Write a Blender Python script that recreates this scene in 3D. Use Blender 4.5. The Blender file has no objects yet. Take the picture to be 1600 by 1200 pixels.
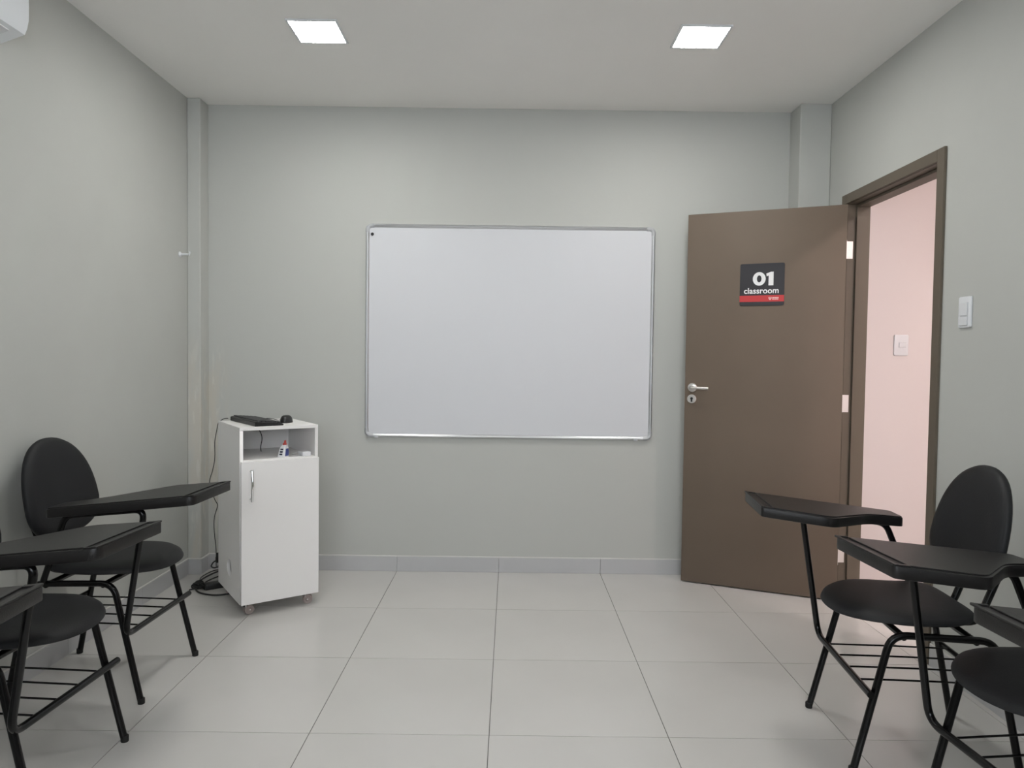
import bpy, bmesh, math, random
from mathutils import Vector, Matrix
random.seed(7)
scene = bpy.context.scene
COL = scene.collection

# ------------------------------------------------------------------ camera
CAM = Vector((0.0, -4.1648, 1.2541))
right = Vector((0.999913, -0.001523, 0.013116))
up = Vector((-0.013057, 0.033717, 0.999346))
fwd = Vector((0.001964, 0.99943, -0.033694))
cam_data = bpy.data.cameras.new('camera')
cam_data.sensor_width = 36.0
cam_data.lens = 1110.98 / 1600 * 36.0
cam_data.clip_start = 0.02
cam = bpy.data.objects.new('camera', cam_data)
COL.objects.link(cam)
cam.matrix_world = Matrix(((right.x, up.x, -fwd.x, CAM.x), (right.y, up.y, -fwd.y, CAM.y),
                           (right.z, up.z, -fwd.z, CAM.z), (0, 0, 0, 1)))
scene.camera = cam

# ------------------------------------------------------------------ world, exposure, light levels
SKY = 5.0               # overcast daylight let in by the window added behind the camera as fill
world = bpy.data.worlds.new('world')
scene.world = world
world.use_nodes = True
world.node_tree.nodes['Background'].inputs[0].default_value = (0.89, 0.945, 1.0, 1)
world.node_tree.nodes['Background'].inputs[1].default_value = SKY
scene.view_settings.view_transform = 'Standard'
scene.view_settings.look = 'None'
scene.view_settings.gamma = 1.0
scene.view_settings.use_curve_mapping = False
scene.view_settings.exposure = 0.30
PANEL_POWER = 68.0        # emission of the ceiling panels of the classroom
PANEL_COLOR = (1.0, 0.995, 0.955)
CORRIDOR_POWER = 180.0     # emission of the panel in the corridor beyond the door
CORRIDOR_COLOR = (1.0, 0.86, 0.83)

# ------------------------------------------------------------------ room dimensions (metres)
XL, XR = -1.843, 1.775
YF = -5.43
HC = 2.706
TX0, TY0, T = -0.0568, -0.0299, 0.6       # tile grid

# ------------------------------------------------------------------ helpers
def tag(o, label=None, cat=None, group=None, kind=None):
    if label: o['label'] = label
    if cat: o['category'] = cat
    if group: o['group'] = group
    if kind: o['kind'] = kind
    return o

def empty(name, loc=(0, 0, 0), rz=0.0):
    o = bpy.data.objects.new(name, None)
    o.empty_display_size = 0.1
    COL.objects.link(o)
    o.location = loc
    o.rotation_euler = (0, 0, rz)
    return o

def fillet(pts, r, n=6):
    pts = [Vector(p) for p in pts]
    out = [pts[0]]
    for i in range(1, len(pts) - 1):
        a, b, c = pts[i - 1], pts[i], pts[i + 1]
        d1, d2 = (a - b), (c - b)
        l1, l2 = d1.length, d2.length
        d1.normalize(); d2.normalize()
        ang = d1.angle(d2, math.pi)
        if ang > math.pi - 0.02:
            out.append(b); continue
        rr = r[i] if isinstance(r, (list, tuple)) else r
        t = min(rr / math.tan(ang / 2), l1 * 0.49, l2 * 0.49)
        p0, p1 = b + d1 * t, b + d2 * t
        for k in range(n + 1):
            u = k / n
            out.append(p0 * (1 - u) ** 2 + b * 2 * u * (1 - u) + p1 * u ** 2)
    out.append(pts[-1])
    return out

def smooth_path(pts, n=6):
    P = [Vector(p) for p in pts]
    out = []
    for i in range(len(P) - 1):
        p0 = P[i - 1] if i else P[0] * 2 - P[1]
        p1, p2 = P[i], P[i + 1]
        p3 = P[i + 2] if i + 2 < len(P) else P[-1] * 2 - P[-2]
        for k in range(n):
            t = k / n
            out.append(0.5 * ((2 * p1) + (p2 - p0) * t + (2 * p0 - 5 * p1 + 4 * p2 - p3) * t * t + (3 * p1 - p0 - 3 * p2 + p3) * t ** 3))
    out.append(P[-1])
    return out

class MB:
    def __init__(s):
        s.bm = bmesh.new()
    def box(s, x0, x1, y0, y1, z0, z1, bevel=0.0, seg=1):
        b = bmesh.new()
        v = [b.verts.new((x, y, z)) for z in (z0, z1) for y in (y0, y1) for x in (x0, x1)]
        for f in ((0, 2, 3, 1), (4, 5, 7, 6), (0, 1, 5, 4), (2, 6, 7, 3), (0, 4, 6, 2), (1, 3, 7, 5)):
            b.faces.new([v[i] for i in f])
        if bevel:
            bmesh.ops.bevel(b, geom=b.edges[:], offset=bevel, segments=seg, profile=0.5, affect='EDGES')
        s._merge(b)
        return s
    def prism(s, poly, z0, z1, bevel=0.0, seg=1, M=None, rim_only=False):
        b = bmesh.new()
        n = len(poly)
        lo = [b.verts.new((p[0], p[1], z0)) for p in poly]
        hi = [b.verts.new((p[0], p[1], z1)) for p in poly]
        b.faces.new(lo[::-1]); b.faces.new(hi)
        for i in range(n):
            b.faces.new((lo[i], lo[(i + 1) % n], hi[(i + 1) % n], hi[i]))
        bmesh.ops.recalc_face_normals(b, faces=b.faces[:])
        if bevel:
            es = [e for e in b.edges if abs(e.verts[0].co.z - e.verts[1].co.z) < 1e-6] if rim_only else b.edges[:]
            bmesh.ops.bevel(b, geom=es, offset=bevel, segments=seg, profile=0.5, affect='EDGES')
        if M is not None:
            bmesh.ops.transform(b, matrix=M, verts=b.verts[:])
        s._merge(b)
        return s
    def tube(s, pts, r, n=12, closed=False, cap=True, rx=None):
        pts = [Vector(p) for p in pts]
        N = len(pts)
        b = bmesh.new()
        rings = []
        prev = None
        for i in range(N):
            if closed:
                t = pts[(i + 1) % N] - pts[i - 1]
            else:
                t = pts[min(i + 1, N - 1)] - pts[max(i - 1, 0)]
            t.normalize()
            if prev is None:
                a = Vector((0, 0, 1)) if abs(t.z) < 0.9 else Vector((1, 0, 0))
                u = t.cross(a).normalized()
            else:
                u = (prev - t * prev.dot(t)).normalized()
            prev = u
            w = t.cross(u)
            rad = r[i] if isinstance(r, (list, tuple)) else r
            rings.append([b.verts.new(pts[i] + (u * math.cos(k * 2 * math.pi / n) + w * math.sin(k * 2 * math.pi / n)) * rad) for k in range(n)])
        rng = range(N) if closed else range(N - 1)
        for i in rng:
            A, B = rings[i], rings[(i + 1) % N]
            for k in range(n):
                b.faces.new((A[k], A[(k + 1) % n], B[(k + 1) % n], B[k]))
        if cap and not closed:
            b.faces.new(rings[0][::-1]); b.faces.new(rings[-1])
        bmesh.ops.recalc_face_normals(b, faces=b.faces[:])
        s._merge(b)
        return s
    def lathe(s, prof, n=24, M=None):
        """prof: list of (radius, height) about local z"""
        b = bmesh.new()
        rings = []
        for r, z in prof:
            if r < 1e-6:
                rings.append([b.verts.new((0, 0, z))])
            else:
                rings.append([b.verts.new((r * math.cos(k * 2 * math.pi / n), r * math.sin(k * 2 * math.pi / n), z)) for k in range(n)])
        for A, B in zip(rings, rings[1:]):
            for k in range(n):
                k2 = (k + 1) % n
                if len(A) == 1 and len(B) == 1: continue
                if len(A) == 1: b.faces.new((A[0], B[k2], B[k]))
                elif len(B) == 1: b.faces.new((A[k], A[k2], B[0]))
                else: b.faces.new((A[k], A[k2], B[k2], B[k]))
        if len(rings[0]) > 1: b.faces.new(rings[0][::-1])
        if len(rings[-1]) > 1: b.faces.new(rings[-1])
        bmesh.ops.recalc_face_normals(b, faces=b.faces[:])
        if M is not None:
            bmesh.ops.transform(b, matrix=M, verts=b.verts[:])
        s._merge(b)
        return s
    def grid(s, rings, caps=True):
        """rings: list of closed loops of equal length (Vectors)"""
        b = bmesh.new()
        R = [[b.verts.new(p) for p in ring] for ring in rings]
        n = len(R[0])
        for A, B in zip(R, R[1:]):
            for k in range(n):
                b.faces.new((A[k], A[(k + 1) % n], B[(k + 1) % n], B[k]))
        if caps:
            b.faces.new(R[0][::-1]); b.faces.new(R[-1])
        bmesh.ops.recalc_face_normals(b, faces=b.faces[:])
        s._merge(b)
        return s
    def _merge(s, b):
        me = bpy.data.meshes.new('tmp')
        b.to_mesh(me); b.free()
        s.bm.from_mesh(me)
        bpy.data.meshes.remove(me)
    def xform(s, M):
        bmesh.ops.transform(s.bm, matrix=M, verts=s.bm.verts[:]); return s
    def mesh(s, name, mat, smooth=True, angle=35):
        me = bpy.data.meshes.new(name)
        s.bm.to_mesh(me); s.bm.free()
        if smooth:
            for p in me.polygons: p.use_smooth = True
            me.set_sharp_from_angle(angle=math.radians(angle))
        me.materials.append(mat)
        return me
    def build(s, name, mat, parent=None, smooth=True, angle=35):
        o = bpy.data.objects.new(name, s.mesh(name, mat, smooth, angle))
        COL.objects.link(o)
        if parent is not None: o.parent = parent
        return o

def link(name, me, parent=None, loc=(0, 0, 0)):
    o = bpy.data.objects.new(name, me)
    COL.objects.link(o)
    o.parent = parent
    o.location = loc
    return o

def copy_tree(o, parent=None):
    c = o.copy()
    COL.objects.link(c)
    c.parent = parent
    for ch in [x for x in bpy.data.objects if x.parent == o]:
        copy_tree(ch, c)
    return c

def flat_shape(name, loops, depth, mat, parent=None, M=None):
    """flat plate from closed 2D loops (holes allowed) with some thickness"""
    cu = bpy.data.curves.new(name, 'CURVE')
    cu.dimensions = '2D'; cu.fill_mode = 'BOTH'; cu.extrude = depth / 2
    for L in loops:
        sp = cu.splines.new('POLY'); sp.points.add(len(L) - 1)
        for p, q in zip(sp.points, L): p.co = (q[0], q[1], 0, 1)
        sp.use_cyclic_u = True
    tmp = bpy.data.objects.new('tmp', cu); COL.objects.link(tmp)
    me = bpy.data.meshes.new_from_object(tmp)
    bpy.data.objects.remove(tmp); bpy.data.curves.remove(cu)
    me.name = name
    if M is not None: me.transform(M)
    me.materials.clear(); me.materials.append(mat)
    return link(name, me, parent)

def text_mesh(name, s, x0, x1, z0, z1, y, depth, mat, parent, offset=0.0):
    cu = bpy.data.curves.new(name, 'FONT')
    cu.body = s; cu.size = 1.0; cu.offset = offset; cu.extrude = 0.01
    tmp = bpy.data.objects.new('tmp', cu); COL.objects.link(tmp)
    me = bpy.data.meshes.new_from_object(tmp)
    bpy.data.objects.remove(tmp); bpy.data.curves.remove(cu)
    xs = [v.co.x for v in me.vertices]; ys = [v.co.y for v in me.vertices]
    for v in me.vertices:
        a = (v.co.x - min(xs)) / (max(xs) - min(xs)); b = (v.co.y - min(ys)) / (max(ys) - min(ys))
        v.co = (x0 + a * (x1 - x0), y - depth * (v.co.z + 0.01) / 0.02, z0 + b * (z1 - z0))
    me.materials.clear(); me.materials.append(mat)
    return link(name, me, parent)

def rrect(x0, x1, y0, y1, r, n=6):
    out = []
    for cx, cy, a0 in ((x1 - r, y1 - r, 0), (x0 + r, y1 - r, 90), (x0 + r, y0 + r, 180), (x1 - r, y0 + r, 270)):
        for k in range(n + 1):
            a = math.radians(a0 + 90 * k / n)
            out.append((cx + r * math.cos(a), cy + r * math.sin(a)))
    return out

def ellipse(cx, cy, a, b, n=32):
    return [(cx + a * math.cos(2 * math.pi * k / n), cy + b * math.sin(2 * math.pi * k / n)) for k in range(n)]

# ------------------------------------------------------------------ materials
def mat(name, color, rough=0.5, metal=0.0, spec=0.5, coat=0.0, bump=0.0, bscale=60.0, vary=0.0, vscale=4.0, emit=None, trans=0.0):
    m = bpy.data.materials.new(name)
    m.use_nodes = True
    nt = m.node_tree
    b = nt.nodes['Principled BSDF']
    b.inputs['Base Color'].default_value = (*color, 1)
    b.inputs['Roughness'].default_value = rough
    b.inputs['Metallic'].default_value = metal
    b.inputs['Specular IOR Level'].default_value = spec
    b.inputs['Coat Weight'].default_value = coat
    b.inputs['Transmission Weight'].default_value = trans
    if emit:
        b.inputs['Emission Color'].default_value = (*emit[0], 1)
        b.inputs['Emission Strength'].default_value = emit[1]
    tc = nt.nodes.new('ShaderNodeTexCoord')
    if vary:
        n = nt.nodes.new('ShaderNodeTexNoise')
        n.inputs['Scale'].default_value = vscale; n.inputs['Detail'].default_value = 5
        nt.links.new(tc.outputs['Object'], n.inputs['Vector'])
        r = nt.nodes.new('ShaderNodeValToRGB')
        r.color_ramp.elements[0].position = 0.3; r.color_ramp.elements[1].position = 0.7
        r.color_ramp.elements[0].color = (*[c * (1 - vary) for c in color], 1)
        r.color_ramp.elements[1].color = (*[min(1, c * (1 + vary)) for c in color], 1)
        nt.links.new(n.outputs['Fac'], r.inputs['Fac'])
        nt.links.new(r.outputs['Color'], b.inputs['Base Color'])
    if bump:
        n = nt.nodes.new('ShaderNodeTexNoise')
        n.inputs['Scale'].default_value = bscale; n.inputs['Detail'].default_value = 4
        nt.links.new(tc.outputs['Object'], n.inputs['Vector'])
        bp = nt.nodes.new('ShaderNodeBump')
        bp.inputs['Strength'].default_value = bump; bp.inputs['Distance'].default_value = 0.002
        nt.links.new(n.outputs['Fac'], bp.inputs['Height'])
        nt.links.new(bp.outputs['Normal'], b.inputs['Normal'])
    return m

WALL = (0.508, 0.514, 0.490)
M = {}
M['wall'] = mat('wall_paint', WALL, 0.55, spec=0.3, bump=0.25, bscale=14, vary=0.025, vscale=2.2)
M['ceiling'] = mat('ceiling_paint', (0.90, 0.885, 0.86), 0.8, spec=0.2, bump=0.1, bscale=20, vary=0.015, vscale=1.5)
M['corridor'] = mat('corridor_paint', (0.72, 0.66, 0.65), 0.6, spec=0.3, bump=0.1, bscale=20)
M['tile'] = mat('porcelain_tile', (0.595, 0.58, 0.56), 0.2, spec=0.5, vary=0.035, vscale=1.6)
M['skirting'] = mat('skirting_tile', (0.50, 0.50, 0.51), 0.35, vary=0.03, vscale=3)
M['grout'] = mat('grout', (0.13, 0.125, 0.115), 0.9)
M['grout_light'] = mat('skirting_grout', (0.66, 0.65, 0.63), 0.8)
M['door'] = mat('brown_laminate', (0.152, 0.117, 0.090), 0.58, spec=0.25, vary=0.04, vscale=3, bump=0.05, bscale=200)
M['frame_brown'] = mat('brown_lacquer', (0.135, 0.112, 0.086), 0.5, spec=0.3)
M['steel'] = mat('brushed_steel', (0.72, 0.69, 0.66), 0.28, metal=1.0)
M['hinge'] = mat('zinc_hinge', (0.80, 0.77, 0.75), 0.45, metal=0.5)
M['chrome'] = mat('chrome', (0.85, 0.85, 0.86), 0.08, metal=1.0)
M['alu'] = mat('aluminium', (0.66, 0.67, 0.69), 0.32, metal=0.9)
M['cap'] = mat('grey_plastic_cap', (0.50, 0.51, 0.53), 0.4)
M['board'] = mat('whiteboard_laminate', (0.665, 0.672, 0.705), 0.45, spec=0.22)
M['white_lam'] = mat('white_laminate', (0.88, 0.86, 0.85), 0.4, spec=0.4)
M['white_plastic'] = mat('white_plastic', (0.72, 0.735, 0.76), 0.35)
M['ac_white'] = mat('ac_plastic', (0.86, 0.89, 0.93), 0.35)
M['vinyl'] = mat('black_vinyl', (0.010, 0.0105, 0.012), 0.55, spec=0.30, bump=0.25, bscale=260)
M['tube'] = mat('black_enamel', (0.004, 0.004, 0.0045), 0.2, spec=0.32)
M['rubber'] = mat('black_rubber', (0.008, 0.008, 0.008), 0.7)
M['tablet'] = mat('tablet_plastic', (0.011, 0.010, 0.010), 0.40, spec=0.38, bump=0.2, bscale=320)
M['black_plastic'] = mat('black_plastic', (0.012, 0.012, 0.013), 0.4)
M['key'] = mat('black_keys', (0.022, 0.022, 0.024), 0.5)
M['cable'] = mat('cable_rubber', (0.010, 0.010, 0.011), 0.5)
M['dark'] = mat('dark_gap', (0.01, 0.01, 0.01), 0.8)
M['plate'] = mat('sign_grey', (0.036, 0.035, 0.040), 0.5, spec=0.3)
M['sign_white'] = mat('sign_white', (0.82, 0.82, 0.83), 0.5)
M['sign_red'] = mat('sign_red', (0.50, 0.028, 0.030), 0.45)
M['sign_pink'] = mat('sign_pale', (0.85, 0.60, 0.58), 0.5)
M['wheel'] = mat('clear_wheel_plastic', (0.62, 0.52, 0.50), 0.2, trans=0.5)
M['red_cap'] = mat('red_cap', (0.50, 0.06, 0.05), 0.4)
M['blue_label'] = mat('blue_label', (0.05, 0.07, 0.25), 0.5)
M['ink'] = mat('dark_ink', (0.03, 0.035, 0.07), 0.6)
M['bottle'] = mat('bottle_white', (0.80, 0.80, 0.82), 0.35)
M['led'] = mat('led_diffuser', (0.9, 0.9, 0.9), 0.5, emit=(PANEL_COLOR, PANEL_POWER))
M['led_corridor'] = mat('corridor_led_diffuser', (0.9, 0.9, 0.9), 0.5, emit=(CORRIDOR_COLOR, CORRIDOR_POWER))

def glass_mat():  # clear glass for the added fill-light window
    m = bpy.data.materials.new('added_window_glass'); m.use_nodes = True
    nt = m.node_tree; nt.nodes.clear()
    o = nt.nodes.new('ShaderNodeOutputMaterial'); mx = nt.nodes.new('ShaderNodeMixShader')
    t = nt.nodes.new('ShaderNodeBsdfTransparent'); gl_ = nt.nodes.new('ShaderNodeBsdfGlossy'); fr_ = nt.nodes.new('ShaderNodeFresnel')
    gl_.inputs['Roughness'].default_value = 0.02
    nt.links.new(fr_.outputs[0], mx.inputs[0]); nt.links.new(t.outputs[0], mx.inputs[1]); nt.links.new(gl_.outputs[0], mx.inputs[2]); nt.links.new(mx.outputs[0], o.inputs[0])
    return m
M['glass'] = glass_mat()
# damp-stained paint for the corner by the left pillar (world-space wear with a shape of its own)
def stained(name, xa, xb):
    m = mat(name, WALL, 0.6, spec=0.3, bump=0.3, bscale=14)
    nt = m.node_tree; N = nt.nodes; Lk = nt.links
    b = N['Principled BSDF']
    geo = N.new('ShaderNodeNewGeometry')
    sep = N.new('ShaderNodeSeparateXYZ'); Lk.new(geo.outputs['Position'], sep.inputs[0])
    def ramp(src, a, c, lo, hi):
        r = N.new('ShaderNodeMapRange'); r.interpolation_type = 'SMOOTHSTEP'
        r.inputs[1].default_value = a; r.inputs[2].default_value = c; r.inputs[3].default_value = lo; r.inputs[4].default_value = hi
        Lk.new(src, r.inputs[0]); return r.outputs[0]
    def mul(a, c):
        q = N.new('ShaderNodeMath'); q.operation = 'MULTIPLY'; Lk.new(a, q.inputs[0]); Lk.new(c, q.inputs[1]); return q.outputs[0]
    mask = mul(ramp(sep.outputs['X'], xa, xb, 1, 0), ramp(sep.outputs['Z'], 1.05, 1.5, 1, 0))
    mp = N.new('ShaderNodeMapping'); mp.inputs['Scale'].default_value = (14, 14, 3.2)
    Lk.new(geo.outputs['Position'], mp.inputs['Vector'])
    nz = N.new('ShaderNodeTexNoise'); nz.inputs['Scale'].default_value = 1.0; nz.inputs['Detail'].default_value = 6
    Lk.new(mp.outputs[0], nz.inputs['Vector'])
    f = mul(mask, ramp(nz.outputs['Fac'], 0.40, 0.64, 0, 0.6))
    mx = N.new('ShaderNodeMix'); mx.data_type = 'RGBA'
    mx.inputs['A'].default_value = (*WALL, 1); mx.inputs['B'].default_value = (0.58, 0.535, 0.46, 1)
    Lk.new(f, mx.inputs['Factor'])
    nz2 = N.new('ShaderNodeTexNoise'); nz2.inputs['Scale'].default_value = 2.1; nz2.inputs['Detail'].default_value = 5
    Lk.new(mp.outputs[0], nz2.inputs['Vector'])
    f2 = mul(mask, ramp(nz2.outputs['Fac'], 0.54, 0.66, 0, 0.5))
    mx2 = N.new('ShaderNodeMix'); mx2.data_type = 'RGBA'
    Lk.new(mx.outputs['Result'], mx2.inputs['A']); mx2.inputs['B'].default_value = (0.66, 0.65, 0.60, 1)
    Lk.new(f2, mx2.inputs['Factor'])
    Lk.new(mx2.outputs['Result'], b.inputs['Base Color'])
    return m
M['wall_stained'] = stained('stained_wall_paint', -1.745, -1.60)
M['pillar_stained'] = stained('stained_pillar_paint', -1.70, -1.60)

# ------------------------------------------------------------------ structure
def struct(name, mb, m, label, cat, parent=None):
    o = mb.build(name, m, parent, smooth=False)
    tag(o, label, cat, kind='structure')
    return o

CX1 = 3.55                     # corridor far side
CY = -0.19                     # corridor end wall
CYN = -3.63
WT = 0.11                      # partition thickness
# floor: grout bed with single tiles
floor = MB().box(XL - 0.1, CX1, YF - 0.1, 0.1, -0.06, -0.0022).build('floor', M['grout'], smooth=False)
tag(floor, 'pale grey polished porcelain floor tiles with thin dark joints', 'floor', kind='structure')
xs = [TX0 + T * k for k in range(-3, 7)]; xs[0] = XL
ys = [0.0] + [TY0 - T * j for j in range(1, 10)]
g = 0.0014
cache = {}
for i in range(len(xs) - 1):
    for j in range(len(ys) - 1):
        x0, x1, y1, y0 = xs[i], min(xs[i + 1], CX1), ys[j], ys[j + 1]
        if x0 > XR + 0.2 and y1 < CYN: continue
        w, h = round(x1 - x0, 4), round(y1 - y0, 4)
        if (w, h) not in cache:
            cache[(w, h)] = MB().box(g - w / 2, w / 2 - g, g - h / 2, h / 2 - g, -0.01, 0.0).mesh('tile', M['tile'], smooth=False)
        link('tile', cache[(w, h)], floor, ((x0 + x1) / 2, (y0 + y1) / 2, 0))

struct('ceiling', MB().box(XL - 0.1, XR + 0.05, YF - 0.1, 0.1, HC, HC + 0.1), M['ceiling'], 'plain off-white plaster ceiling with square light panels', 'ceiling')
struct('wall_back', MB().box(XL - 0.1, XR + WT, 0.0, 0.12, 0, HC), M['wall_stained'], 'pale grey-green back wall behind the whiteboard', 'wall')
struct('wall_left', MB().box(XL - 0.12, XL, YF, 0.0, 0, HC), M['wall'], 'pale grey-green left wall behind the chairs', 'wall')
WX0, WX1, WZ0, WZ1 = -1.35, 1.35, 0.95, 2.35      # opening for a window added behind the camera to give daylight fill
wf = MB()
wf.box(XL - 0.1, WX0, YF - 0.12, YF, 0, HC); wf.box(WX1, XR + WT, YF - 0.12, YF, 0, HC)
wf.box(WX0, WX1, YF - 0.12, YF, 0, WZ0); wf.box(WX0, WX1, YF - 0.12, YF, WZ1, HC)
struct('wall_front', wf, M['wall'], 'grey wall behind the camera with an added window for fill light', 'wall')
added_win = empty('added_window_1', (0, YF - 0.06, WZ0)); tag(added_win, 'unseen aluminium sliding window added behind the camera for daylight fill', 'window', kind='structure')
for x0, x1, z0, z1 in ((WX0, WX1, 0, 0.04), (WX0, WX1, WZ1 - WZ0 - 0.04, WZ1 - WZ0), (WX0, WX0 + 0.04, 0.04, WZ1 - WZ0 - 0.04), (WX1 - 0.04, WX1, 0.04, WZ1 - WZ0 - 0.04), (-0.025, 0.025, 0.04, WZ1 - WZ0 - 0.04)):
    MB().box(x0, x1, -0.02, 0.02, z0, z1, 0.002).build('added_window_frame', M['alu'], added_win)
for x0, x1 in ((WX0 + 0.04, -0.025), (0.025, WX1 - 0.04)):
    MB().box(x0, x1, -0.002, 0.002, 0.04, WZ1 - WZ0 - 0.04).build('added_pane', M['glass'], added_win)
DY0, DY1, DZ = -1.19, -0.36, 2.115      # rough door opening
w = MB()
w.box(XR, XR + WT, DY1, 0.0, 0, HC)
w.box(XR, XR + WT, YF, DY0, 0, HC)
w.box(XR, XR + WT, DY0, DY1, DZ, HC)
struct('wall_right', w, M['wall'], 'pale grey-green right wall with the doorway', 'wall')
struct('wall_pillar_left', MB().box(XL, -1.768, -0.11, 0.0, 0, HC, 0.004), M['pillar_stained'], 'narrow pillar with damp stains in the left corner', 'pillar')
struct('wall_pillar_right', MB().box(1.60, XR, -0.15, 0.0, 0, HC, 0.004), M['wall'], 'grey corner pillar behind the open door', 'pillar')
# corridor shell
struct('wall_corridor_end', MB().box(XR + WT, CX1, CY, CY + 0.1, 0, HC), M['corridor'], 'bright pinkish corridor wall seen through the doorway', 'wall')
struct('wall_corridor_side', MB().box(CX1, CX1 + 0.1, CYN, CY + 0.1, 0, HC), M['corridor'], 'corridor side wall out of sight beyond the doorway', 'wall')
struct('wall_corridor_near', MB().box(XR + WT, CX1, CYN - 0.1, CYN, 0, HC), M['corridor'], 'corridor near wall out of sight beyond the doorway', 'wall')
struct('ceiling_corridor', MB().box(XR + 0.05, CX1 + 0.1, CYN - 0.1, CY + 0.1, HC, HC + 0.1), M['ceiling'], 'corridor ceiling beyond the doorway', 'ceiling')

# skirting tiles
BH, BT = 0.088, 0.009
def baseboard(name, label, runs):
    root = empty(name); tag(root, label, 'baseboard', kind='structure')
    for (ax, a, b, c, sgn) in runs:       # ax 'x': run along x at y=c (facing sgn), ax 'y': run along y at x=c
        cuts = [a]
        base = TX0 if ax == 'x' else TY0
        k = math.ceil((a - base + 0.02) / T)
        while base + k * T < b - 0.02:
            cuts.append(base + k * T); k += 1
        cuts.append(b)
        for u, v in zip(cuts, cuts[1:]):
            lo, hi = min(c, c + sgn * BT), max(c, c + sgn * BT)
            if ax == 'x':
                MB().box(u + 0.0008, v - 0.0008, lo, hi, 0.0, BH, 0.0012).build('skirting_tile', M['skirting'], root)
            else:
                MB().box(lo, hi, u + 0.0008, v - 0.0008, 0.0, BH, 0.0012).build('skirting_tile', M['skirting'], root)
        lo, hi = min(c, c + sgn * BT * 0.9), max(c, c + sgn * BT * 0.9)
        if ax == 'x': MB().box(a, b, lo, hi, BH, BH + 0.005, 0.001).build('grout_line', M['grout_light'], root)
        else: MB().box(lo, hi, a, b, BH, BH + 0.005, 0.001).build('grout_line', M['grout_light'], root)
baseboard('baseboard_back', 'low pale tile skirting along the back wall', [('x', -1.768 + BT, 1.60, 0.0, -1)])
baseboard('baseboard_left', 'low pale tile skirting along the left wall and corner pillar',
          [('y', YF, -0.11 - BT, XL, 1), ('x', XL, -1.768 + BT, -0.11, -1), ('y', -0.11, -0.0, -1.768, 1)])
baseboard('baseboard_right', 'low pale tile skirting along the right wall past the door', [('y', YF, -1.23, XR, -1)])

# ------------------------------------------------------------------ door frame and door
fr = empty('trim_1', (XR, -0.775, 0))
tag(fr, 'olive-brown door frame around the open doorway', 'door frame', kind='structure')
def fpart(name, x0, x1, y0, y1, z0, z1, bev=0.0015):
    MB().box(x0 - XR, x1 - XR, y0 + 0.775, y1 + 0.775, z0, z1, bev).build(name, M['frame_brown'], fr)
JX0, JX1 = XR - 0.002, XR + WT + 0.002
fpart('jamb', JX0, JX1, DY1 - 0.015, DY1, 0, DZ)
fpart('jamb', JX0, JX1, DY0, DY0 + 0.015, 0, DZ)
fpart('jamb_head', JX0, JX1, DY0 + 0.015, DY1 - 0.015, DZ - 0.015, DZ)
fpart('door_stop', XR + 0.042, JX1, DY1 - 0.029, DY1 - 0.015, 0, DZ - 0.015)
fpart('door_stop', XR + 0.042, JX1, DY0 + 0.015, DY0 + 0.029, 0, DZ - 0.015)
fpart('door_stop', XR + 0.042, JX1, DY0 + 0.029, DY1 - 0.029, DZ - 0.029, DZ - 0.015)
fpart('casing', XR - 0.012, XR, DY1 - 0.012, DY1 + 0.035, 0, DZ + 0.038)
fpart('casing', XR - 0.012, XR, DY0 - 0.038, DY0 + 0.012, 0, DZ + 0.038)
fpart('casing', XR - 0.012, XR, DY0 + 0.012, DY1 - 0.012, DZ - 0.012, DZ + 0.038)

LX, LY, HX, HY = 0.988, -0.138, 1.735, -0.455
DW = math.hypot(HX - LX, HY - LY); DANG = math.atan2(HY - LY, HX - LX)
door = empty('door_1', (LX, LY, 0), DANG)
tag(door, 'open brown-grey laminate classroom door with steel lever handle', 'door', kind='structure')
DZ0, DZ1, DT = 0.008, 2.083, 0.035
MB().box(0, DW, 0, DT, DZ0, DZ1, 0.0018, 2).build('leaf', M['door'], door)
RX90 = Matrix.Rotation(math.radians(90), 4, 'X')     # local z -> -y (towards the room)
def lock_disc(name, s, z, r, prof, mt):
    return MB().lathe(prof, 28, Matrix.Translation((s, 0, z)) @ RX90).build(name, mt, door)
h = lock_disc('handle_rose', 0.042, 1.113, 0.024, [(0.025, 0), (0.025, 0.005), (0.021, 0.009), (0.011, 0.010), (0.010, 0.035), (0, 0.036)], M['steel'])
lev = MB()
lev.tube(fillet([(0.042, -0.030, 1.113), (0.042, -0.048, 1.113), (0.075, -0.050, 1.112), (0.135, -0.050, 1.110)], 0.012), 0.0085, 14)
lev.build('lever', M['steel'], h)
k = lock_disc('key_escutcheon', 0.040, 1.048, 0.024, [(0.025, 0), (0.025, 0.005), (0.022, 0.008), (0.018, 0.008), (0.017, 0.0065), (0, 0.0065)], M['steel'])
kb = MB(); kb.prism(ellipse(0, 0.003, 0.0075, 0.0075, 16), 0.006, 0.011, M=Matrix.Translation((0.040, 0, 1.048)) @ RX90)
kb.box(0.040 - 0.0045, 0.040 + 0.0045, -0.011, -0.006, 1.032, 1.048, 0.001)
kb.build('key_cylinder', M['dark'], k)
MB().box(-0.0015, 0.0005, 0.006, 0.029, 1.00, 1.20, 0.0004).build('latch_plate', M['steel'], door)
Minv = (Matrix.Translation((LX, LY, 0)) @ Matrix.Rotation(DANG, 4, 'Z')).inverted()
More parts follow.
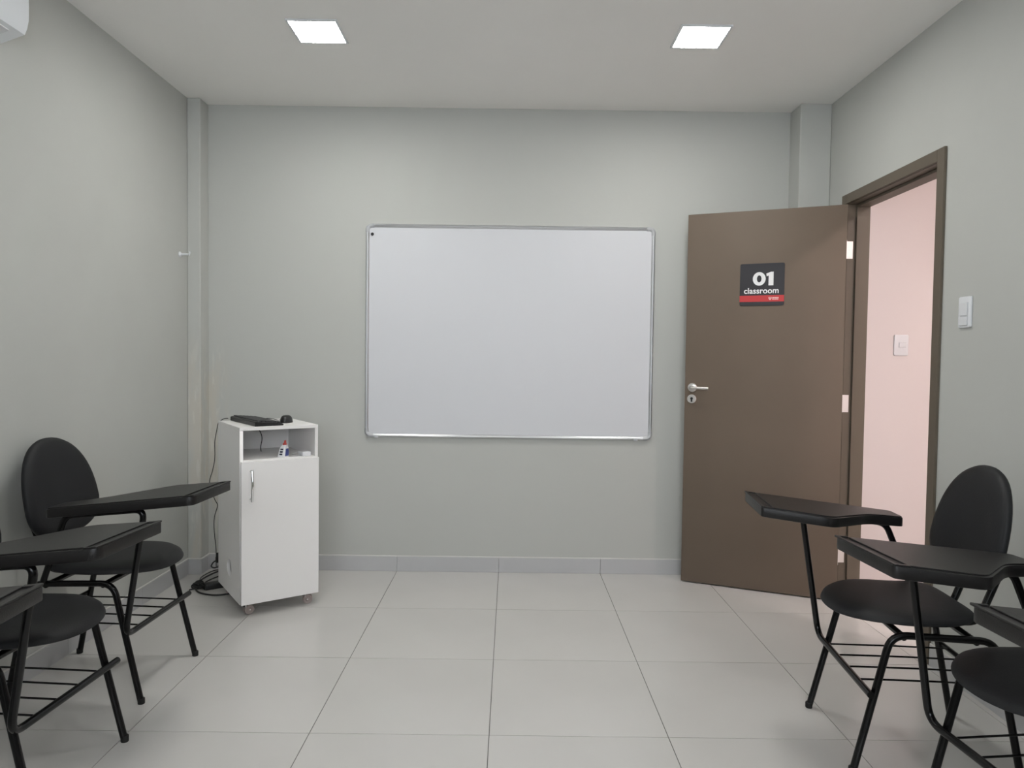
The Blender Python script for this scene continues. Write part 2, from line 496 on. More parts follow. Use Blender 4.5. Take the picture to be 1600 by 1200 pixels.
for z in (1.86, 1.045, 0.235):
    hb = MB()
    hb.box(1.762, XR + 0.030, DY1 - 0.0172, DY1 - 0.0152, z - 0.046, z + 0.046, 0.0006)
    for zz in (-0.036, 0.0, 0.036):
        hb.lathe([(0.004, 0), (0.004, 0.0012), (0.0, 0.0016)], 10, Matrix.Translation((XR + 0.012, DY1 - 0.0172, z + zz)) @ RX90)
    hb.lathe([(0.0, -0.050), (0.005, -0.048), (0.0055, -0.046), (0.0055, 0.046), (0.005, 0.048), (0.0, 0.050)], 12, Matrix.Translation((1.757, -0.392, z)))
    # knuckle leaf from the barrel to the door edge
    hb.prism([(1.757, -0.394), (1.760, -0.390), (1.748, -0.430), (1.744, -0.430)], z - 0.044, z + 0.044)
    hb.xform(Minv).build('hinge', M['hinge'], door)

# sign on the door
SX0, SZ0, SW = 0.286, 1.567, 0.228
sign = empty('room_sign', (LX + SX0 * math.cos(DANG), LY + SX0 * math.sin(DANG), SZ0), DANG)
tag(sign, 'square dark grey room sign with white 01 classroom lettering and red stripe on the door', 'sign')
Tz = Matrix.Rotation(math.radians(90), 4, 'X')       # xy plane -> xz plane, +z -> -y
MB().prism(rrect(0, SW, 0, SW, 0.009), 0, 0.004, 0.0008, M=Tz, rim_only=True).build('plate', M['plate'], sign)
MB().prism([(0.0, 0.021), (SW, 0.021), (SW, 0.055), (0.0, 0.055)], 0.0041, 0.0048, M=Tz).build('red_stripe', M['sign_red'], sign)
flat_shape('digit', [ellipse(0.0995, 0.1445, 0.0330, 0.0365), ellipse(0.0995, 0.1445, 0.0118, 0.0190)], 0.0008, M['sign_white'], sign, Tz @ Matrix.Translation((0, 0, 0.0046)))
flat_shape('digit', [[(0.1475, 0.108), (0.1725, 0.108), (0.1725, 0.181), (0.1590, 0.181), (0.1355, 0.172), (0.1375, 0.157), (0.1475, 0.161)]], 0.0008, M['sign_white'], sign, Tz @ Matrix.Translation((0, 0, 0.0046)))
text_mesh('lettering', 'classroom', 0.022, 0.200, 0.0650, 0.0965, -0.0041, 0.0008, M['sign_white'], sign, offset=0.017)
lg = flat_shape('emblem', [[(0.150, 0.0455), (0.1545, 0.0455), (0.1545, 0.037), (0.1570, 0.0345), (0.1595, 0.037), (0.1595, 0.0455), (0.164, 0.0455), (0.164, 0.036), (0.157, 0.029), (0.150, 0.036)]], 0.0006, M['sign_pink'], sign, Tz @ Matrix.Translation((0, 0, 0.0052)))
dots = MB()
for row, zc in enumerate((0.0415, 0.0340)):
    x = 0.168
    for wd in ((0.0035, 0.005, 0.0035, 0.0055, 0.004, 0.005), (0.004, 0.0045, 0.003, 0.0055, 0.004, 0.0045))[row]:
        dots.prism([(x, zc - 0.0022), (x + wd, zc - 0.0022), (x + wd, zc + 0.0022), (x, zc + 0.0022)], 0.0049, 0.0055, M=Tz); x += wd + 0.0011
dots.build('small_print', M['sign_pink'], sign)

# ------------------------------------------------------------------ whiteboard
BL, BR, BB, BTOP = -0.8505, 0.8296, 0.7935, 2.0337
wb = empty('whiteboard', ((BL + BR) / 2, 0, (BB + BTOP) / 2))
tag(wb, 'large blank whiteboard in a rounded aluminium frame on the back wall', 'whiteboard')
hw, hh = (BR - BL) / 2, (BTOP - BB) / 2
MB().box(-hw + 0.012, hw - 0.012, -0.012, -0.002, -hh + 0.012, hh - 0.012).build('panel', M['board'], wb)
def frame_sweep(corner_only=None, grow=0.0):
    path = rrect(-hw, hw, -hh, hh, 0.034, 8)
    # profile in (inward, -y): rounded bar 24 mm wide, 21 mm deep
    prof = [(0.0 - grow, 0.0), (0.0 - grow, 0.013), (0.003 - grow, 0.018 + grow), (0.009, 0.021 + grow), (0.016, 0.019 + grow), (0.021 + grow, 0.014 + grow), (0.022 + grow, 0.011)]
    return path, prof
path, prof = frame_sweep()
inner = rrect(-hw + 0.022, hw - 0.022, -hh + 0.022, hh - 0.022, 0.012, 8)
def ring(t, y):
    return [Vector((a[0] * (1 - t) + b[0] * t, -y, a[1] * (1 - t) + b[1] * t)) for a, b in zip(path, inner)]
MB().grid([ring(p[0] / 0.022, p[1]) for p in prof], caps=False).build('frame', M['alu'], wb)
for sx in (-1, 1):
    for sz in (-1, 1):
        arc = [q for q in rrect(-hw, hw, -hh, hh, 0.034, 8) if q[0] * sx > hw - 0.0345 and q[1] * sz > hh - 0.0345]
        arc_i = [q for q in inner if q[0] * sx > hw - 0.0345 and q[1] * sz > hh - 0.0345]
        lead = [(arc[0][0] - (0 if abs(arc[0][0]) > hw - 0.001 else sx * 0.022), arc[0][1] - (0 if abs(arc[0][1]) > hh - 0.001 else sz * 0.022))]
        def ext(A, d):
            a, b = A[0], A[-1]
            def away(p):
                # extend along the straight side the arc end runs into
                if abs(abs(p[0]) - max(abs(q[0]) for q in A)) < 1e-6: return (p[0], p[1] - sz * d)
                return (p[0] - sx * d, p[1])
            return [away(a)] + A + [away(b)]
        P, Q = ext(arc, 0.016), ext(arc_i, 0.016 - 0.000)
        m_ = min(len(P), len(Q)); P, Q = P[:m_], Q[:m_]
        e = 0.0012
        b_ = bmesh.new(); rows = []
        for t, y in ((-0.05, 0.0), (-0.05, 0.0135), (0.13, 0.0195), (0.42, 0.0224), (0.74, 0.0204), (1.0, 0.0150), (1.05, 0.011)):
            rows.append([b_.verts.new((a[0] * (1 - t) + c[0] * t, -y, a[1] * (1 - t) + c[1] * t)) for a, c in zip(P, Q)])
        for A, B in zip(rows, rows[1:]):
            for i in range(m_ - 1):
                b_.faces.new((A[i], A[i + 1], B[i + 1], B[i]))
        bmesh.ops.recalc_face_normals(b_, faces=b_.faces[:])
        cm = MB(); cm._merge(b_); cm.build('corner_cap', M['cap'], wb)
for x in (-0.77, 0.745):
    MB().box(x - 0.012, x + 0.012, -0.028, -0.006, -hh - 0.004, -hh + 0.012, 0.004, 2).build('tray_clip', M['cap'], wb)
mg = MB().lathe([(0.0085, 0.0), (0.009, 0.002), (0.009, 0.006), (0.0075, 0.008), (0.0, 0.008)], 20, Matrix.Translation((0, 0, 0)) @ RX90).build('magnet', M['black_plastic'])
mg.location = (-0.8125, -0.012, 1.973)
tag(mg, 'small round black magnet in the top left corner of the whiteboard', 'magnet')

# ------------------------------------------------------------------ ceiling light panels
def panel_light(x, y, mt, label, group='square ceiling light panels', s=0.112):
    r = empty('ceiling_light', (x, y, HC)); tag(r, label, 'ceiling light', group)
    f = MB()
    for a in (((-s, -s + 0.011, -s, s)), ((s - 0.011, s, -s, s)), ((-s + 0.011, s - 0.011, -s, -s + 0.011)), ((-s + 0.011, s - 0.011, s - 0.011, s))):
        f.box(a[0], a[1], a[2], a[3], -0.008, 0.0, 0.0015)
    f.build('bezel', M['white_plastic'], r)
    MB().box(-s + 0.011, s - 0.011, -s + 0.011, s - 0.011, -0.006, -0.001).build('diffuser', mt, r)
    return r
panel_light(-0.878, -0.950, M['led'], 'lit square ceiling panel light on the left, above the white cabinet')
panel_light(0.826, -0.950, M['led'], 'lit square ceiling panel light on the right, in front of the door')
panel_light(-0.878, -3.05, M['led'], 'lit square ceiling panel light nearer the camera on the left')
panel_light(0.826, -3.05, M['led'], 'lit square ceiling panel light nearer the camera on the right')
panel_light(2.70, -2.05, M['led_corridor'], 'lit square corridor ceiling panel nearer the corridor end', group='corridor lights')
panel_light(2.70, -3.15, M['led_corridor'], 'lit square corridor ceiling panel farther from the corridor end', group='corridor lights')

# ------------------------------------------------------------------ air conditioner
ac = empty('air_conditioner', (XL, -1.975, 2.36))
tag(ac, 'white wall-mounted air conditioner high on the left wall', 'air conditioner')
prof = [(0.0, 0.0), (0.0885, 0.033), (0.0975, 0.055), (0.1030, 0.082), (0.1045, 0.13), (0.1030, 0.20), (0.096, 0.255), (0.080, 0.276), (0.0, 0.28)]
L2 = 0.40
rings = []
for yy, sc in ((-L2, 0.985), (-L2 + 0.006, 1.0), (L2 - 0.006, 1.0), (L2, 0.985)):
    rings.append([Vector((a * sc, yy, 0.14 + (b - 0.14) * sc)) for a, b in prof])
MB().grid(rings).build('housing', M['ac_white'], ac, angle=25)
fl = MB().prism([(0.022, 0.0082), (0.072, 0.0268), (0.073, 0.0225), (0.025, 0.0045)], -L2 + 0.03, L2 - 0.06, M=Matrix(((1, 0, 0, 0), (0, 0, 1, 0), (0, 1, 0, 0), (0, 0, 0, 1)))).build('air_flap', M['white_plastic'], ac)
MB().prism([(0.016, 0.0065), (0.0215, 0.0085), (0.0225, 0.0060), (0.017, 0.0040)], -L2 + 0.05, L2 - 0.08, M=Matrix(((1, 0, 0, 0), (0, 0, 1, 0), (0, 1, 0, 0), (0, 0, 0, 1)))).build('air_slot', M['dark'], ac)

# ------------------------------------------------------------------ switches
def switch(name, label, loc, rz, w_, h_, rockers):
    r = empty(name, loc, rz); tag(r, label, 'switch')
    MB().prism(rrect(-w_ / 2, w_ / 2, -h_ / 2, h_ / 2, 0.008), 0, 0.009, 0.003, 2, M=Tz, rim_only=True).build('cover_plate', M['white_plastic'], r)
    for (x0, x1, z0, z1) in rockers:
        q = MB().prism([(x0 - 0.001, z0 - 0.001), (x1 + 0.001, z0 - 0.001), (x1 + 0.001, z1 + 0.001), (x0 - 0.001, z1 + 0.001)], 0.009, 0.0094, M=Tz).build('rocker_gap', M['cap'], r)
        MB().prism([(x0, z0), (x1, z0), (x1, z1), (x0, z1)], 0.0095, 0.0125, 0.001, M=Tz).build('rocker', M['white_plastic'], q)
    return r
switch('light_switch', 'tall white light switch with two rockers on the right wall', (XR, -1.385, 1.464), -math.pi / 2, 0.076, 0.122,
       [(-0.022, 0.022, -0.014, 0.036), (-0.022, 0.022, -0.052, -0.018)])
switch('light_switch', 'white switch plate on the bright corridor wall through the doorway', (2.176, CY, 1.365), 0, 0.080, 0.116, [(-0.014, 0.024, -0.012, 0.014)])

# hook on the left wall
hk = MB()
hk.lathe([(0.016, 0), (0.016, 0.003), (0.007, 0.010), (0.005, 0.05), (0.007, 0.055), (0.0, 0.056)], 14, Matrix.Rotation(math.radians(90), 4, 'Y'))
hk.tube(fillet([(0.045, 0, 0), (0.056, 0, 0), (0.056, 0, 0.016)], 0.006), 0.004, 8)
hko = hk.build('wall_hook', M['white_plastic']); hko.location = (XL, -0.20, 1.815)
tag(hko, 'small white plastic hook on the left wall beside the pillar', 'hook')

# ------------------------------------------------------------------ white cabinet
CA = Vector((-1.275, -0.806)); CANG = math.atan2(0.571, 0.821)
cab = empty('cabinet', (CA.x, CA.y, 0), CANG)
tag(cab, 'tall narrow white cabinet on casters with an open niche above its door', 'cabinet')
W_, D_, ZB, ZT, TH = 0.382, 0.452, 0.062, 0.915, 0.016
def cpart(name, x0, x1, y0, y1, z0, z1, parent=cab, m='white_lam', bev=0.0008):
    return MB().box(x0, x1, y0, y1, z0, z1, bev).build(name, M[m], parent)
F0 = 0.0185
# left side panel with a round cable hole
loops = [[(F0, ZB), (D_, ZB), (D_, ZT - TH), (F0, ZT - TH)], ellipse(0.223, 0.193, 0.044, 0.044, 40)]
YZ = Matrix(((0, 0, 1, 0), (1, 0, 0, 0), (0, 1, 0, 0), (0, 0, 0, 1)))
flat_shape('side_panel', loops, TH, M['white_lam'], cab, Matrix.Translation((TH / 2, 0, 0)) @ YZ)
cpart('side_panel', W_ - TH, W_, F0, D_, ZB, ZT - TH)
cpart('top_panel', 0, W_, F0, D_, ZT - TH, ZT)
cpart('bottom_panel', TH, W_ - TH, F0, D_, ZB, ZB + TH)
cpart('shelf', TH, W_ - TH, F0 + 0.001, D_ - 0.006, 0.742, 0.757)
cpart('back_panel', TH, W_ - TH, D_ - 0.006, D_, ZB + TH, ZT - TH)
dr = cpart('door', 0.003, W_ - 0.001, 0.0, 0.016, ZB, 0.752, bev=0.0012)
hd = MB()
for z in (0.705, 0.572):
    hd.lathe([(0.006, 0), (0.006, 0.004), (0.0045, 0.006), (0.0045, 0.022)], 12, Matrix.Translation((0.047, 0.0, z)) @ RX90)
hd.tube(smooth_path([(0.047, -0.022, 0.715), (0.047, -0.025, 0.703), (0.047, -0.032, 0.66), (0.047, -0.033, 0.63), (0.047, -0.027, 0.59), (0.047, -0.022, 0.562)], 5), 0.0062, 12)
hd.build('handle', M['chrome'], dr)
def caster(x, y, a):
    c = MB()
    c.box(x - 0.02, x + 0.02, y - 0.02, y + 0.02, ZB - 0.004, ZB, 0.001)
    c.lathe([(0.006, 0), (0.006, 0.018)], 12, Matrix.Translation((x, y, ZB - 0.022)))
    R_ = Matrix.Translation((x, y, 0)) @ Matrix.Rotation(a, 4, 'Z')
    hood = [(0.024 * math.cos(t), 0.027 + 0.024 * math.sin(t)) for t in [math.radians(20 + 14 * i) for i in range(10)]]
    hood += [(q[0] * 0.86, 0.027 + (q[1] - 0.027) * 0.86) for q in hood[::-1]]
    c.prism(hood, -0.006, 0.006, M=R_ @ RX90)
    o = c.build('caster', M['black_plastic'], cab)
    for s_ in (-1, 1):
        wmb = MB().lathe([(0.0, -0.005), (0.008, -0.005), (0.010, -0.003), (0.021, -0.004), (0.0235, -0.002), (0.0235, 0.002), (0.021, 0.004), (0.010, 0.003), (0.008, 0.005), (0.0, 0.005)], 24,
                   R_ @ Matrix.Translation((0.006, s_ * 0.0125, 0.0236)) @ RX90)
        wmb.build('wheel', M['wheel'], o)
    MB().tube([R_ @ Vector((0.006, -0.019, 0.0236)), R_ @ Vector((0.006, 0.019, 0.0236))], 0.003, 8).build('axle', M['steel'], o)
    MB().box(x - 0.012, x - 0.006, y - 0.014, y + 0.008, 0.034, ZB - 0.004, 0.001).build('fork', M['chrome'], o)
for x, y, a in ((0.045, 0.055, 0.2), (W_ - 0.045, 0.055, -0.3), (0.045, D_ - 0.05, 1.2), (W_ - 0.045, D_ - 0.05, 0.6)):
    caster(x, y, a)

def cab_w(x, y, z):
    c, s = math.cos(CANG), math.sin(CANG)
    return Vector((CA.x + c * x - s * y, CA.y + s * x + c * y, z))

# keyboard on the cabinet
kx, ky = 0.138, 0.245
kbd = empty('keyboard', cab_w(kx, ky, ZT), CANG + math.radians(90 + 3))
tag(kbd, 'black computer keyboard lying on top of the white cabinet', 'keyboard')
KL, KW = 0.40, 0.140
# local x along the length (towards the wall), local y across
kmb = MB().prism([(-KW / 2, 0.0), (KW / 2, 0.0), (KW / 2, 0.021), (KW / 2 - 0.01, 0.024), (-KW / 2 + 0.012, 0.012), (-KW / 2, 0.008)], -KL / 2, KL / 2, 0.002,
                 M=Matrix(((0, 0, 1, 0), (1, 0, 0, 0), (0, 1, 0, 0), (0, 0, 0, 1))))
kmb.build('case', M['black_plastic'], kbd)
keys = MB()
for r_ in range(6):
    yc = -0.048 + r_ * 0.0185 + (0.004 if r_ == 5 else 0)
    zc = 0.0125 + (yc + KW / 2) * 0.088
    x = -KL / 2 + 0.012
    while x < KL / 2 - 0.02:
        wd = 0.0165
        if r_ == 0 and -0.12 < x < -0.11: wd = 0.105
        keys.box(x, x + wd, yc - 0.008, yc + 0.008, zc - 0.003, zc + 0.006, 0.0015)
        x += wd + 0.0025
ko = keys.build('keys', M['key'], kbd); ko['kind'] = 'stuff'
kc = [(-1.500, -0.388, 0.925), (-1.520, -0.40, 0.922), (-1.545, -0.405, 0.90), (-1.556, -0.40, 0.86), (-1.566, -0.40, 0.80), (-1.566, -0.40, 0.715), (-1.578, -0.40, 0.647), (-1.594, -0.40, 0.589), (-1.584, -0.40, 0.534),
      (-1.564, -0.40, 0.486), (-1.552, -0.40, 0.459), (-1.567, -0.40, 0.404), (-1.571, -0.40, 0.342), (-1.562, -0.395, 0.218), (-1.60, -0.30, 0.10), (-1.66, -0.12, 0.06)]
Kinv = (Matrix.Translation(cab_w(kx, ky, ZT)) @ Matrix.Rotation(CANG + math.radians(93), 4, 'Z')).inverted()
MB().tube(smooth_path(kc, 4), 0.0022, 8).xform(Kinv).build('cord', M['cable'], kbd)

# mouse
mo = empty('mouse', cab_w(0.280, 0.205, ZT), CANG + math.radians(60))
tag(mo, 'black computer mouse beside the keyboard on the white cabinet', 'mouse')
rings = []
for k_ in range(9):
    t = k_ / 8
    z = 0.038 * math.sin(t * math.pi / 2); s_ = max(0.02, math.cos(t * math.pi / 2) ** 0.55)
    rings.append([Vector((0.054 * s_ * math.cos(a) - 0.006 * t, 0.031 * s_ * math.sin(a), z)) for a in [2 * math.pi * i / 24 for i in range(24)]])
MB().grid(rings).build('shell', M['black_plastic'], mo)
MB().lathe([(0.0, -0.004), (0.008, -0.004), (0.009, 0), (0.008, 0.004), (0.0, 0.004)], 16, Matrix.Translation((0.030, 0, 0.025)) @ RX90).build('scroll_wheel', M['rubber'], mo)
Minv2 = (Matrix.Translation(cab_w(0.280, 0.205, ZT)) @ Matrix.Rotation(CANG + math.radians(60), 4, 'Z')).inverted()
mc = [cab_w(0.268, 0.255, ZT + 0.012), cab_w(0.270, 0.32, ZT + 0.004), cab_w(0.235, 0.36, ZT + 0.012), cab_w(0.205, 0.40, ZT + 0.003), cab_w(0.20, 0.445, ZT + 0.003), cab_w(0.20, 0.458, ZT - 0.01), cab_w(0.20, 0.46, 0.80)]
MB().tube(smooth_path(mc, 5), 0.0018, 8).xform(Minv2).build('cord', M['cable'], mo)
# short cable hanging inside the niche
cd = MB().tube(smooth_path([cab_w(0.165, 0.30, ZT - TH), cab_w(0.168, 0.30, 0.875), cab_w(0.180, 0.30, 0.845), cab_w(0.182, 0.30, 0.82), cab_w(0.176, 0.30, 0.785), cab_w(0.178, 0.30, 0.759)], 5), 0.0024, 8).build('cable', M['cable'])
tag(cd, 'short black cable hanging inside the open niche of the cabinet', 'cable')

# glue bottle in the niche
gl = empty('glue_bottle', cab_w(0.220, 0.062, 0.757), CANG)
tag(gl, 'small white glue bottle with red cap and blue label in the cabinet niche', 'bottle')
GM = Matrix.Shear('XY', 4, (0.12, 0.0)) @ Matrix.Rotation(math.radians(38), 4, 'Z')
def gsec(hx, hy, z): return [Vector((p[0], p[1], z)) for p in rrect(-hx, hx, -hy, hy, min(hx, hy) * 0.35, 3)]
MB().grid([gsec(0.021, 0.019, 0.0), gsec(0.0225, 0.020, 0.003), gsec(0.021, 0.019, 0.025), gsec(0.017, 0.0155, 0.045), gsec(0.012, 0.011, 0.056), gsec(0.008, 0.008, 0.060)]).xform(GM).build('body', M['bottle'], gl)
MB().lathe([(0.0095, 0.058), (0.0095, 0.066), (0.006, 0.070), (0.0045, 0.081), (0.0, 0.082)], 16).xform(GM).build('cap', M['red_cap'], gl)
lb = MB()
lb.grid([[Vector((a, -0.0006 - hy_, z)) for a, hy_ in ((-wx, hy), (wx, hy), (wx, hy - 0.002), (-wx, hy - 0.002))] for z, hy, wx in ((0.006, 0.0200, 0.0145), (0.025, 0.0192, 0.0135), (0.042, 0.0164, 0.0105))])
lb.xform(GM).build('label', M['blue_label'], gl)
for z in (0.014, 0.026, 0.038):
    hx = 0.0222 - max(0, z - 0.02) * 0.2
    MB().box(-hx - 0.0004, -hx + 0.0025, -0.008, 0.008, z - 0.004, z + 0.004).xform(GM).build('print_mark', M['ink'], gl)

# little white box in the niche
wx = empty('plastic_box', cab_w(0.328, 0.060, 0.757), CANG + math.radians(4))
tag(wx, 'small white plastic box lying at the right end of the niche', 'box')
MB().box(-0.021, 0.021, -0.03, 0.035, 0.0, 0.022, 0.003, 2).build('body', M['bottle'], wx)
MB().tube(smooth_path([(-0.012, 0.034, 0.012), (-0.03, 0.05, 0.010), (-0.045, 0.055, 0.004), (-0.040, 0.03, 0.003), (-0.024, -0.02, 0.003)], 5), 0.0016, 8).build('cord', M['cap'], wx)

# ------------------------------------------------------------------ cables on the floor behind the cabinet
def cable(pts, r, label, extra=None):
    m_ = MB().tube(smooth_path(pts, 6), r, 8)
    if extra: extra(m_)
    o = m_.build('cable', M['cable']); tag(o, label, 'cable', 'cables behind the cabinet'); return o
cable([(-1.43, -0.42, 0.005), (-1.50, -0.475, 0.005), (-1.56, -0.478, 0.005), (-1.63, -0.445, 0.005), (-1.675, -0.385, 0.006), (-1.70, -0.30, 0.010), (-1.70, -0.20, 0.012), (-1.67, -0.075, 0.010), (-1.60, -0.03, 0.006)], 0.0045,
      'thick black power cable looping out on the floor left of the cabinet')
cable([(-1.585, -0.36, 0.018), (-1.63, -0.375, 0.010), (-1.665, -0.33, 0.006), (-1.668, -0.25, 0.006), (-1.64, -0.16, 0.006), (-1.60, -0.10, 0.006)], 0.0035,
      'thin black cable curving from the adapter behind the cabinet')
cable([(-1.62, -0.40, 0.006), (-1.655, -0.355, 0.006), (-1.69, -0.30, 0.022), (-1.71, -0.22, 0.022), (-1.69, -0.10, 0.020), (-1.64, -0.05, 0.006)], 0.003,
      'black cable arching over the others toward the corner pillar')
def knot(m_):
    for a in range(4):
        c_ = Vector((-1.672, -0.376 + 0.008 * a, 0.016 + 0.003 * (a % 2)))
        m_.tube([c_ + Vector((0.030 * math.cos(t) * (1 - 0.1 * a), 0.010 * math.sin(t), 0.010 * math.sin(t) + 0.002 * a)) for t in [2 * math.pi * i / 16 for i in range(16)]], 0.0042, 8, closed=True)
cable([(-1.70, -0.41, 0.006), (-1.675, -0.385, 0.008), (-1.64, -0.35, 0.010)], 0.004, 'tangled knot of black cable on the floor at the foot of the front left chair', knot)
def coil(m_):
    m_.tube(smooth_path([(-1.690, -0.06, 0.112), (-1.688, -0.062, 0.095), (-1.69, -0.065, 0.078)], 4), 0.011, 10)
    m_.box(-1.700, -1.672, -0.075, -0.045, 0.055, 0.092, 0.004)
cable([(-1.69, -0.06, 0.07), (-1.715, -0.065, 0.055), (-1.722, -0.075, 0.035), (-1.70, -0.085, 0.030), (-1.675, -0.07, 0.034), (-1.66, -0.05, 0.030), (-1.65, -0.04, 0.006)], 0.004, 'black plug and curled lead against the skirting behind the cabinet', coil)
pa = empty('power_adapter', (-1.585, -0.350, 0), math.radians(35)); tag(pa, 'black power adapter brick on the floor behind the cabinet', 'adapter')
MB().box(-0.055, 0.055, -0.026, 0.026, 0.0, 0.032, 0.004, 2).build('body', M['black_plastic'], pa)
MB().tube([(-0.050, 0, 0.016), (-0.075, 0, 0.014)], [0.006, 0.004], 10).build('strain_relief', M['rubber'], pa)

# ------------------------------------------------------------------ tablet-arm chairs
def cushion(outline, t, fn, n=56, front=1.0, back=0.55):
    rings = []
    R_ = [0.02, 0.25, 0.5, 0.7, 0.84, 0.93, 0.98, 1.0]
    for rho in R_:
        z = front * t * (1 - rho ** 7) ** 0.5 if rho < 1 else 0
        rings.append([(p[0] * rho, p[1] * rho, z) for p in outline])
    for rho in R_[::-1][1:]:
        z = -back * t * (1 - rho ** 9) ** 0.5
        rings.append([(p[0] * rho, p[1] * rho, z) for p in outline])
    return MB().grid([[Vector(fn(*q)) for q in r_] for r_ in rings])

def sgnpow(v, e): return math.copysign(abs(v) ** e, v)
def outline(af, bf, nf, bb, nb, taper, n=56):
    out = []
    for k_ in range(n):
        t = 2 * math.pi * k_ / n
        c, s_ = math.cos(t), math.sin(t)
        e = 2 / (nf if s_ >= 0 else nb)
        x, y = af * sgnpow(c, e), (bf if s_ >= 0 else bb) * sgnpow(s_, e)
        if y < 0: x *= 1 - taper * (-y / bb)
        out.append((x, y))
    return out

TABLET = [(-0.002, 0.441), (0.290, 0.432), (0.284, -0.095), (0.176, -0.095), (0.140, 0.036), (-0.030, 0.215)]
TZ, TS = 0.769, 0.107
def round_poly(P, r, n=5):
    out = []
    N_ = len(P)
    for i in range(N_):
        a, b, c = Vector(P[i - 1]), Vector(P[i]), Vector(P[(i + 1) % N_])
        d1, d2 = (a - b), (c - b)
        rr = r[i]; t = min(rr, d1.length * 0.45, d2.length * 0.45)
        p0, p1 = b + d1.normalized() * t, b + d2.normalized() * t
        for k_ in range(n + 1):
            u = k_ / n
            q = p0 * (1 - u) ** 2 + b * 2 * u * (1 - u) + p1 * u ** 2
            out.append((q.x, q.y))
    return out

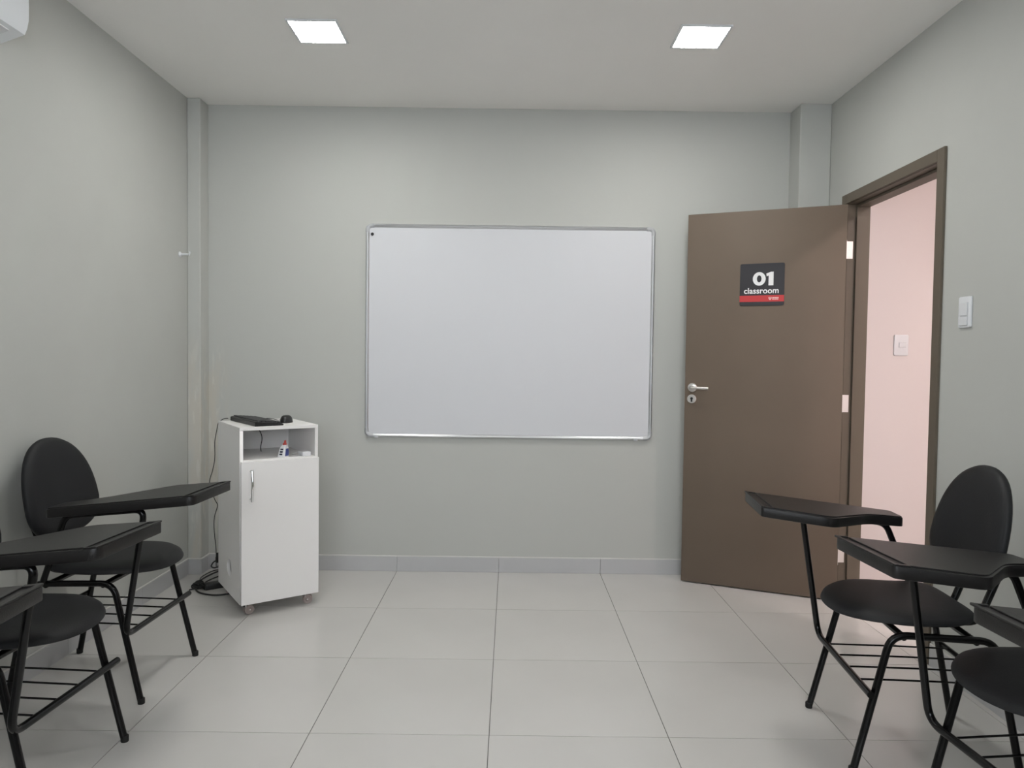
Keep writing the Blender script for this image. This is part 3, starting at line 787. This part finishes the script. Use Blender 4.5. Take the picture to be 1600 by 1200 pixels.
def make_chair():
    c = empty('tablet_chair')
    # side frames: front leg, seat rail and rear leg in one bent tube
    for sx in (1, -1):
        X = 0.2 * sx
        f = MB().tube(fillet([(X + 0.008 * sx, 0.200, 0.012), (X, 0.098, 0.432), (X, -0.205, 0.425), (X + 0.008 * sx, -0.286, 0.012)], 0.06), 0.0112, 14)
        fo = f.build('side_frame', M['tube'], c)
        for y in (0.2025, -0.288):
            MB().lathe([(0.0115, 0.0), (0.0123, 0.002), (0.0123, 0.018), (0.0115, 0.02)], 14, Matrix.Translation((X + 0.008 * sx, y, 0))).build('foot_cap', M['rubber'], fo)
    MB().tube([(-0.2, 0.060, 0.425), (0.2, 0.060, 0.425)], 0.0105, 12).build('crossbar', M['tube'], c)
    MB().tube([(-0.2, -0.150, 0.420), (0.2, -0.150, 0.420)], 0.0105, 12).build('crossbar', M['tube'], c)
    # tablet support: lower bar across the front legs, post, arm rail, rear strut
    zt = lambda y: TZ + TS * (y - 0.385) - 0.040
    p = fillet([(-0.232, 0.165, 0.256), (0.243, 0.165, 0.258), (0.240, 0.235, zt(0.235) - 0.002), (0.228, -0.055, zt(-0.055)), (0.212, -0.150, 0.437)], [0, 0.05, 0.03, 0.05, 0], 7)
    MB().tube(p, 0.0108, 14).build('tablet_post', M['tube'], c)
    MB().tube([(-0.204, -0.246, 0.262), (0.204, -0.246, 0.262)], 0.009, 10).build('rear_bar', M['tube'], c)
    for k_ in range(4):
        x = -0.135 + 0.093 * k_
        MB().tube(smooth_path([(x, 0.162, 0.262), (x, 0.13, 0.263), (x, -0.05, 0.266), (x, -0.21, 0.266), (x, -0.246, 0.266)], 4), 0.0032, 8).build('rack_wire', M['tube'], c)
    # seat
    so = outline(0.214, 0.215, 2.2, 0.200, 4.2, 0.05)
    def seat_fn(x, y, z):
        dip = -0.012 * max(0, (y - 0.08) / 0.13) ** 2 + 0.10 * x * x * (1 if y < 0.1 else 0.6) * 0.8 + 0.012 * max(0, (-y - 0.08) / 0.11)
        return (x, 0.012 + y, 0.464 + z + dip)
    cushion(so, 0.026, seat_fn, back=0.35).build('seat', M['vinyl'], c, angle=60)
    # backrest
    bo = outline(0.208, 0.260, 2.3, 0.117, 2.6, 0.08)
    def back_fn(x, y, z):
        v = y + 0.115
        return (x, -0.205 - 0.20 * v + z * 0.98 + 0.45 * x * x, 0.555 + v + z * 0.1)
    cushion(bo, 0.030, back_fn, back=0.7).build('backrest', M['vinyl'], c, angle=60)
    for x in (-0.08, 0.08):
        MB().tube(fillet([(x, 0.02, 0.443), (x, -0.215, 0.440), (x, -0.275, 0.60), (x, -0.292, 0.76)], 0.05), 0.0115, 12).build('back_support', M['tube'], c)
    # writing tablet with a pencil groove along its front edge
    t = MB()
    rad = [0.012, 0.028, 0.02, 0.016, 0.05, 0.035]
    full = round_poly(TABLET, rad)
    t.prism(full, -0.036, -0.004, 0.003, 2, rim_only=True)
    ins = lambda P, d: P
    tri = lambda s_: s_
    # raised writing surface behind the groove, raised lip in front of it
    surf = [(-0.000, 0.402), (0.282, 0.395), (0.281, -0.090), (0.178, -0.091), (0.144, 0.038), (-0.022, 0.218)]
    t.prism(round_poly(surf, [0.006, 0.006, 0.016, 0.012, 0.05, 0.03]), -0.0045, 0.0, 0.001, rim_only=True)
    lip = [(-0.002, 0.441), (0.290, 0.432), (0.2896, 0.420), (-0.0025, 0.4285)]
    t.prism(round_poly(lip, [0.008, 0.014, 0.002, 0.002]), -0.0045, 0.0005, 0.001, rim_only=True)
    t.prism([(0.2825, 0.422), (0.2895, 0.422), (0.2893, 0.393), (0.2825, 0.393)], -0.0045, 0.0, 0.0005)
    t.prism([(-0.0030, 0.430), (0.010, 0.430), (0.009, 0.400), (-0.0045, 0.400)], -0.0045, 0.0, 0.0005)
    Sh = Matrix.Identity(4); Sh[2][1] = TS; Sh[2][3] = TZ - TS * 0.385
    t.xform(Sh).build('writing_tablet', M['tablet'], c)
    return c

chair = make_chair()
poses = [(-1.513, -1.428, -1.595, 'black tablet-arm chair on the left nearest the white cabinet'),
         (-1.448, -2.094, -1.609, 'black tablet-arm chair second from the cabinet on the left side'),
         (-1.410, -2.730, -1.480, 'black tablet-arm chair cut by the left photo edge, only its tablet corner showing'),
         (1.287, -1.835, 1.476, 'black tablet-arm chair on the right nearest the open door'),
         (1.369, -2.435, 1.646, 'black tablet-arm chair second from the door, its back cut by the photo edge'),
         (1.390, -2.992, 1.646, 'black tablet-arm chair in the lower right corner, only its tablet corner showing')]
for i, (x, y, a, lab) in enumerate(poses):
    o = chair if i == 0 else copy_tree(chair)
    o.location = (x, y, 0); o.rotation_euler = (0, 0, a)
    tag(o, lab, 'chair', 'tablet-arm chairs along the side walls')
